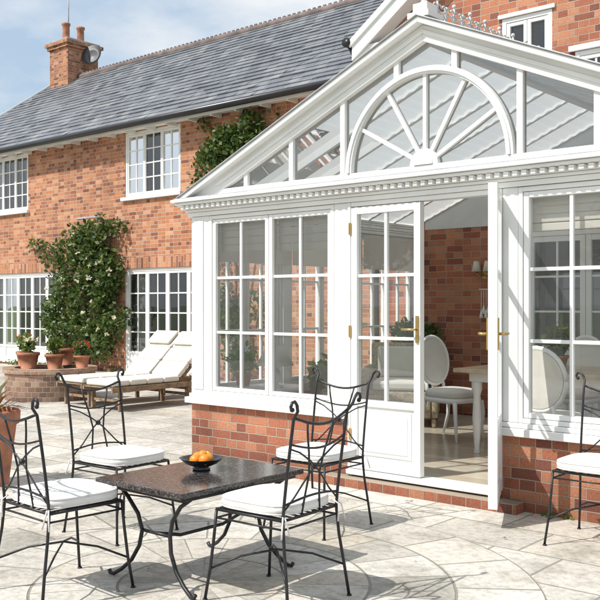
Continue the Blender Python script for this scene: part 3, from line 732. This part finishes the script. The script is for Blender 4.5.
# ------------------------------------------------------------ loungers
def lounger():
    m = M()
    for y in (-.31, .29): m.box(0, 1.95, y, y + .03, .25, .32, WOOD)
    for x in (.12, 1.35, 1.85):
        for y in (-.30, .265): m.box(x, x + .06, y, y + .035, 0, .248, WOOD)
        m.box(x + .015, x + .045, -.264, .264, .12, .16, WOOD)
    for k in range(16): m.box(.02 + k * .075, .075 + k * .075, -.278, .288, .305, .322, WOOD)
    an = math.radians(42); c, s = math.cos(an), math.sin(an); bx, bz = 1.2, .325
    P = lambda t, o: (bx + t * c - o * s, bz + t * s + o * c)
    def seg(t0, t1, o0, o1, y0, y1, mat): m.prism([P(t0, o0), P(t1, o0), P(t1, o1), P(t0, o1)], y0, y1, mat)
    for y in (-.27, .24): seg(0, .80, -.03, .0, y, y + .035, WOOD)
    for j in range(9): seg(.02 + j * .085, .08 + j * .085, .002, .016, -.278, .288, WOOD)
    q = P(.45, -.02)
    for y in (-.25, .25): m.tube([(1.7, y, .28), (q[0], y, q[1])], .013, WOOD)
    fr = m.done('lounger_frame', None, .004)
    m = M()
    for j in range(4): m.box(.03 + j * .295, .322 + j * .295, -.28, .29, .328, .41, CREAM)
    for j in range(3): m.prism([P(.04 + j * .27, .02), P(.305 + j * .27, .02), P(.305 + j * .27, .10), P(.04 + j * .27, .10)], -.28, .29, CREAM)
    m.prism([P(.60, .105), P(.86, .105), P(.86, .16), P(.60, .16)], -.25, .26, CREAM)
    cu = m.done('lounger_cushion', None, .03); cu.modifiers['bevel'].segments = 3
    return fr, cu
fr, cu = lounger()
for i, (x, y, r) in enumerate(((-10.50, 7.35, 88), (-9.72, 7.25, 91))):
    e = empty('sun_lounger' if i == 0 else 'sun_lounger.001', (x, y, .004)); e.rotation_euler = (0, 0, math.radians(r))
    if i == 0: fr.parent = e; cu.parent = e
    else:
        for o in (fr, cu):
            q = o.copy(); COL.objects.link(q); q.parent = e

# ------------------------------------------------------------ round planter and pots
PX, PY, PR = -11.68, 7.85, .66
BRR = brickmat('planter_brick', 'round', PX, PY, PR, stops=[(0, (.24, .15, .11)), (.5, (.38, .23, .16)), (1, (.48, .34, .25))], bw=.11)
m = M(); m.lathe([(PR, 0), (PR, .40), (PR + .03, .402), (PR + .03, .47), (PR - .14, .47), (PR - .14, .40)], (PX, PY, 0), BRR, 64, smooth=False)
m.lathe([(PR - .13, .41), (.001, .44)], (PX, PY, 0), SOIL, 32); m.done('brick_planter')
potted('terracotta_pot_plant', (PX - .52, PY - .12, .47), .12, .22, .16, LEAFL, 260, .06, PETALR)
potted('terracotta_pot_plant', (PX - .12, PY - .30, .455), .16, .24, .14, LEAFL, 260, .06, PETAL)
potted('terracotta_pot_plant', (PX + .18, PY - .05, .45), .14, .22, .17, LEAFL, 300, .06)
potted('terracotta_pot_plant', (PX + .48, PY + .22, .47), .12, .18, .14, LEAF, 260, .05, PETALR)
potted('terracotta_pot_plant', (PX - .2, PY + .4, .47), .15, .26, .3, LEAF, 400, .07)
m = M(); pot(m, (0, 0, 0), .24, .58)
for k in range(40):
    a = R.uniform(0, 6.28); l = R.uniform(.25, .45); e = R.uniform(.3, 1.2)
    d0 = Vector((math.cos(a) * math.cos(e), math.sin(a) * math.cos(e), math.sin(e)))
    p0 = Vector((math.cos(a) * .05, math.sin(a) * .05, .55)); p1 = p0 + d0 * l * .55; p2 = p0 + d0 * l - Vector((0, 0, l * .25)); sd = Vector((-math.sin(a), math.cos(a), 0)) * .018
    m.add([tuple(p0 - sd * .6), tuple(p0 + sd * .6), tuple(p1 + sd), tuple(p1 - sd), tuple(p2)], [(0, 1, 2, 3), (3, 2, 4)], LEAFR)
ob = m.done('terracotta_planter', None, recalc=False); ob.location = (-6.42, 3.74, .004)

# ------------------------------------------------------------ climbers
def climber(name, blobs, stems, size, mat, petals=0, pm=None):
    m = M()
    for s_ in stems: m.tube(s_, .03, BARK, 6, .008)
    for c, rad, n in blobs: m.clump(c, rad, n, size, mat, .2)
    for _ in range(petals):
        c, rad, n = R.choice(blobs); p = (c[0] + R.uniform(-.8, .8) * rad[0], c[1] - rad[1] * R.uniform(.6, 1.1), c[2] + R.uniform(-.8, .8) * rad[2])
        for j in range(8): m.leaf((p[0] + R.uniform(-.02, .02), p[1], p[2] + R.uniform(-.02, .02)), .06, pm)
    return m.done(name, None, recalc=False)
bl = []
for k in range(46):
    z = .3 + 2.7 * ((k * .618) % 1); w = .4 + .75 * math.sin(pi * min(1, (z + .3) / 3.5)); x = -15.8 + w * (2 * ((k * .414 + .1) % 1) - 1) + (z - 1.5) * .10 + R.uniform(-.1, .1)
    bl.append(((x, 11.45, z), (R.uniform(.22, .40), .25, R.uniform(.22, .4)), 150))
bl += [((-17.2, 11.55, 2.55), (.5, .12, .3), 100), ((-17.8, 11.6, 2.75), (.35, .1, .2), 50), ((-16.9, 11.5, 2.1), (.35, .15, .4), 100), ((-17.1, 11.45, 1.2), (.25, .15, .5), 100), ((-14.9, 11.55, 3.0), (.35, .12, .2), 90)]
st = [[(-15.7, 11.5, 0), (-15.8, 11.5, 1), (-16.1, 11.5, 2), (-17.0, 11.6, 2.5), (-18.0, 11.6, 2.8)], [(-15.6, 11.5, 0), (-15.5, 11.5, 1.2), (-15.2, 11.5, 2.3), (-15, 11.6, 3.0)], [(-15.7, 11.5, 0), (-16.2, 11.5, .9), (-16.9, 11.5, 2.0)]]
climber('climbing_rose', bl, st, .10, LEAF, 26, PETAL)
bl = []
for k in range(24):
    z = R.uniform(3.2, 4.8); x = -11.6 + R.uniform(-.8, .8) + (z - 4) * .3
    bl.append(((x, 11.5, z), (R.uniform(.16, .34), .18, R.uniform(.16, .32)), 110))
for k in range(14):
    z = R.uniform(.4, 3.2); bl.append(((-11.4 + R.uniform(-.6, .6), 11.5, z), (.32, .2, .32), 110))
bl += [((-12.4, 11.6, 4.1), (.3, .1, .15), 40), ((-12.5, 11.6, 3.7), (.2, .1, .25), 40), ((-12.3, 11.6, 4.75), (.2, .1, .15), 35), ((-10.6, 11.6, 4.5), (.3, .12, .3), 60)]
st = [[(-11.5, 11.55, 0), (-11.4, 11.55, 2), (-11.6, 11.55, 3.5), (-11.9, 11.6, 4.6)], [(-11.4, 11.55, 1), (-11, 11.55, 3), (-10.8, 11.6, 4.7)], [(-11.5, 11.55, 3.2), (-12.6, 11.6, 4.2)]]
climber('wall_creeper', bl, st, .10, LEAF, 0)

# ------------------------------------------------------------ unseen trees added behind viewpoint to darken the glass reflections
def tree(h):
    m = M(); m.tube([(0, 0, 0), (.05, .02, h * .2), (-.03, .05, h * .42), (.06, 0, h * .7)], .26, BARK, 12, .08)
    for k in range(9):
        a = k * 2.4; z = h * (.32 + .045 * k); l = h * .28
        tip = (l * math.cos(a), l * math.sin(a), z + l * .6); m.tube([(0, 0, z), (tip[0] * .5, tip[1] * .5, z + l * .22), tip], .09, BARK, 6, .02)
        m.clump(tip, (h * .15, h * .15, h * .11), 180, .32, TREEL, .3); m.clump((tip[0] * .5, tip[1] * .5, tip[2] + h * .1), (h * .15, h * .15, h * .10), 130, .32, TREEL, .3)
    m.clump((0, 0, h * .88), (h * .17, h * .17, h * .13), 300, .32, TREEL, .3)
    return m.done('reflection_tree', None, recalc=False)
t0 = tree(7.0); t0.location = (-14, -28, 0)
for i, (x, y, s_, r) in enumerate(((-26, -26, 1.05, 1), (-40, -20, 1.1, 3), (2, -30, 1, 4))):
    o = bpy.data.objects.new('reflection_tree.%03d' % (i + 1), t0.data); COL.objects.link(o); o.location = (x, y, 0); o.scale = (s_,) * 3; o.rotation_euler = (0, 0, r)

# ------------------------------------------------------------ light, sky, camera
S = Vector((-.30, -.80, 0)).normalized(); el = math.radians(51)
S = Vector((S.x * math.cos(el), S.y * math.cos(el), math.sin(el)))
sd = bpy.data.lights.new('sun', 'SUN'); sd.energy = 5.0; sd.angle = math.radians(.5); sd.color = (1, .96, .90)
so = bpy.data.objects.new('sun', sd); COL.objects.link(so); so.rotation_euler = (-S).to_track_quat('-Z', 'Y').to_euler(); so.location = (0, 0, 20)
w = bpy.data.worlds.new('World'); scene.world = w; w.use_nodes = True; nt = w.node_tree
bg = nt.nodes['Background']; sk = N(nt, 'ShaderNodeTexSky', sky_type='NISHITA'); sk.sun_disc = False
sk.sun_elevation = el; sk.sun_rotation = math.atan2(S.x, S.y); sk.air_density = 1.0; sk.dust_density = 3.0; sk.ozone_density = 1.5
tc = N(nt, 'ShaderNodeTexCoord'); mp = N(nt, 'ShaderNodeMapping'); mp.inputs['Scale'].default_value = (1, 1, 2.4); nt.links.new(tc.outputs['Generated'], mp.inputs[0])
cl = noise(nt, mp.outputs[0], 2.6, 6, .58)
sky = mixc(nt, .62, sk.outputs[0], (4.3, 5.5, 6.7))      # hazy pale-blue summer sky
c = mixc(nt, ramp(nt, cl, [(.40, (0, 0, 0)), (.60, (.9, .9, .9))]), sky, (6.6, 6.75, 6.9))
nt.links.new(c, bg.inputs[0]); bg.inputs[1].default_value = .14
cd = bpy.data.cameras.new('camera'); cd.lens = 54; cd.sensor_width = 36; cd.shift_y = .0083; cd.clip_end = 1500
co = bpy.data.objects.new('camera', cd); COL.objects.link(co); co.location = (0, 0, 1.4); co.rotation_euler = (pi / 2, 0, math.radians(40.6)); scene.camera = co
scene.view_settings.view_transform = 'Standard'; scene.view_settings.look = 'None'; scene.view_settings.exposure = 0
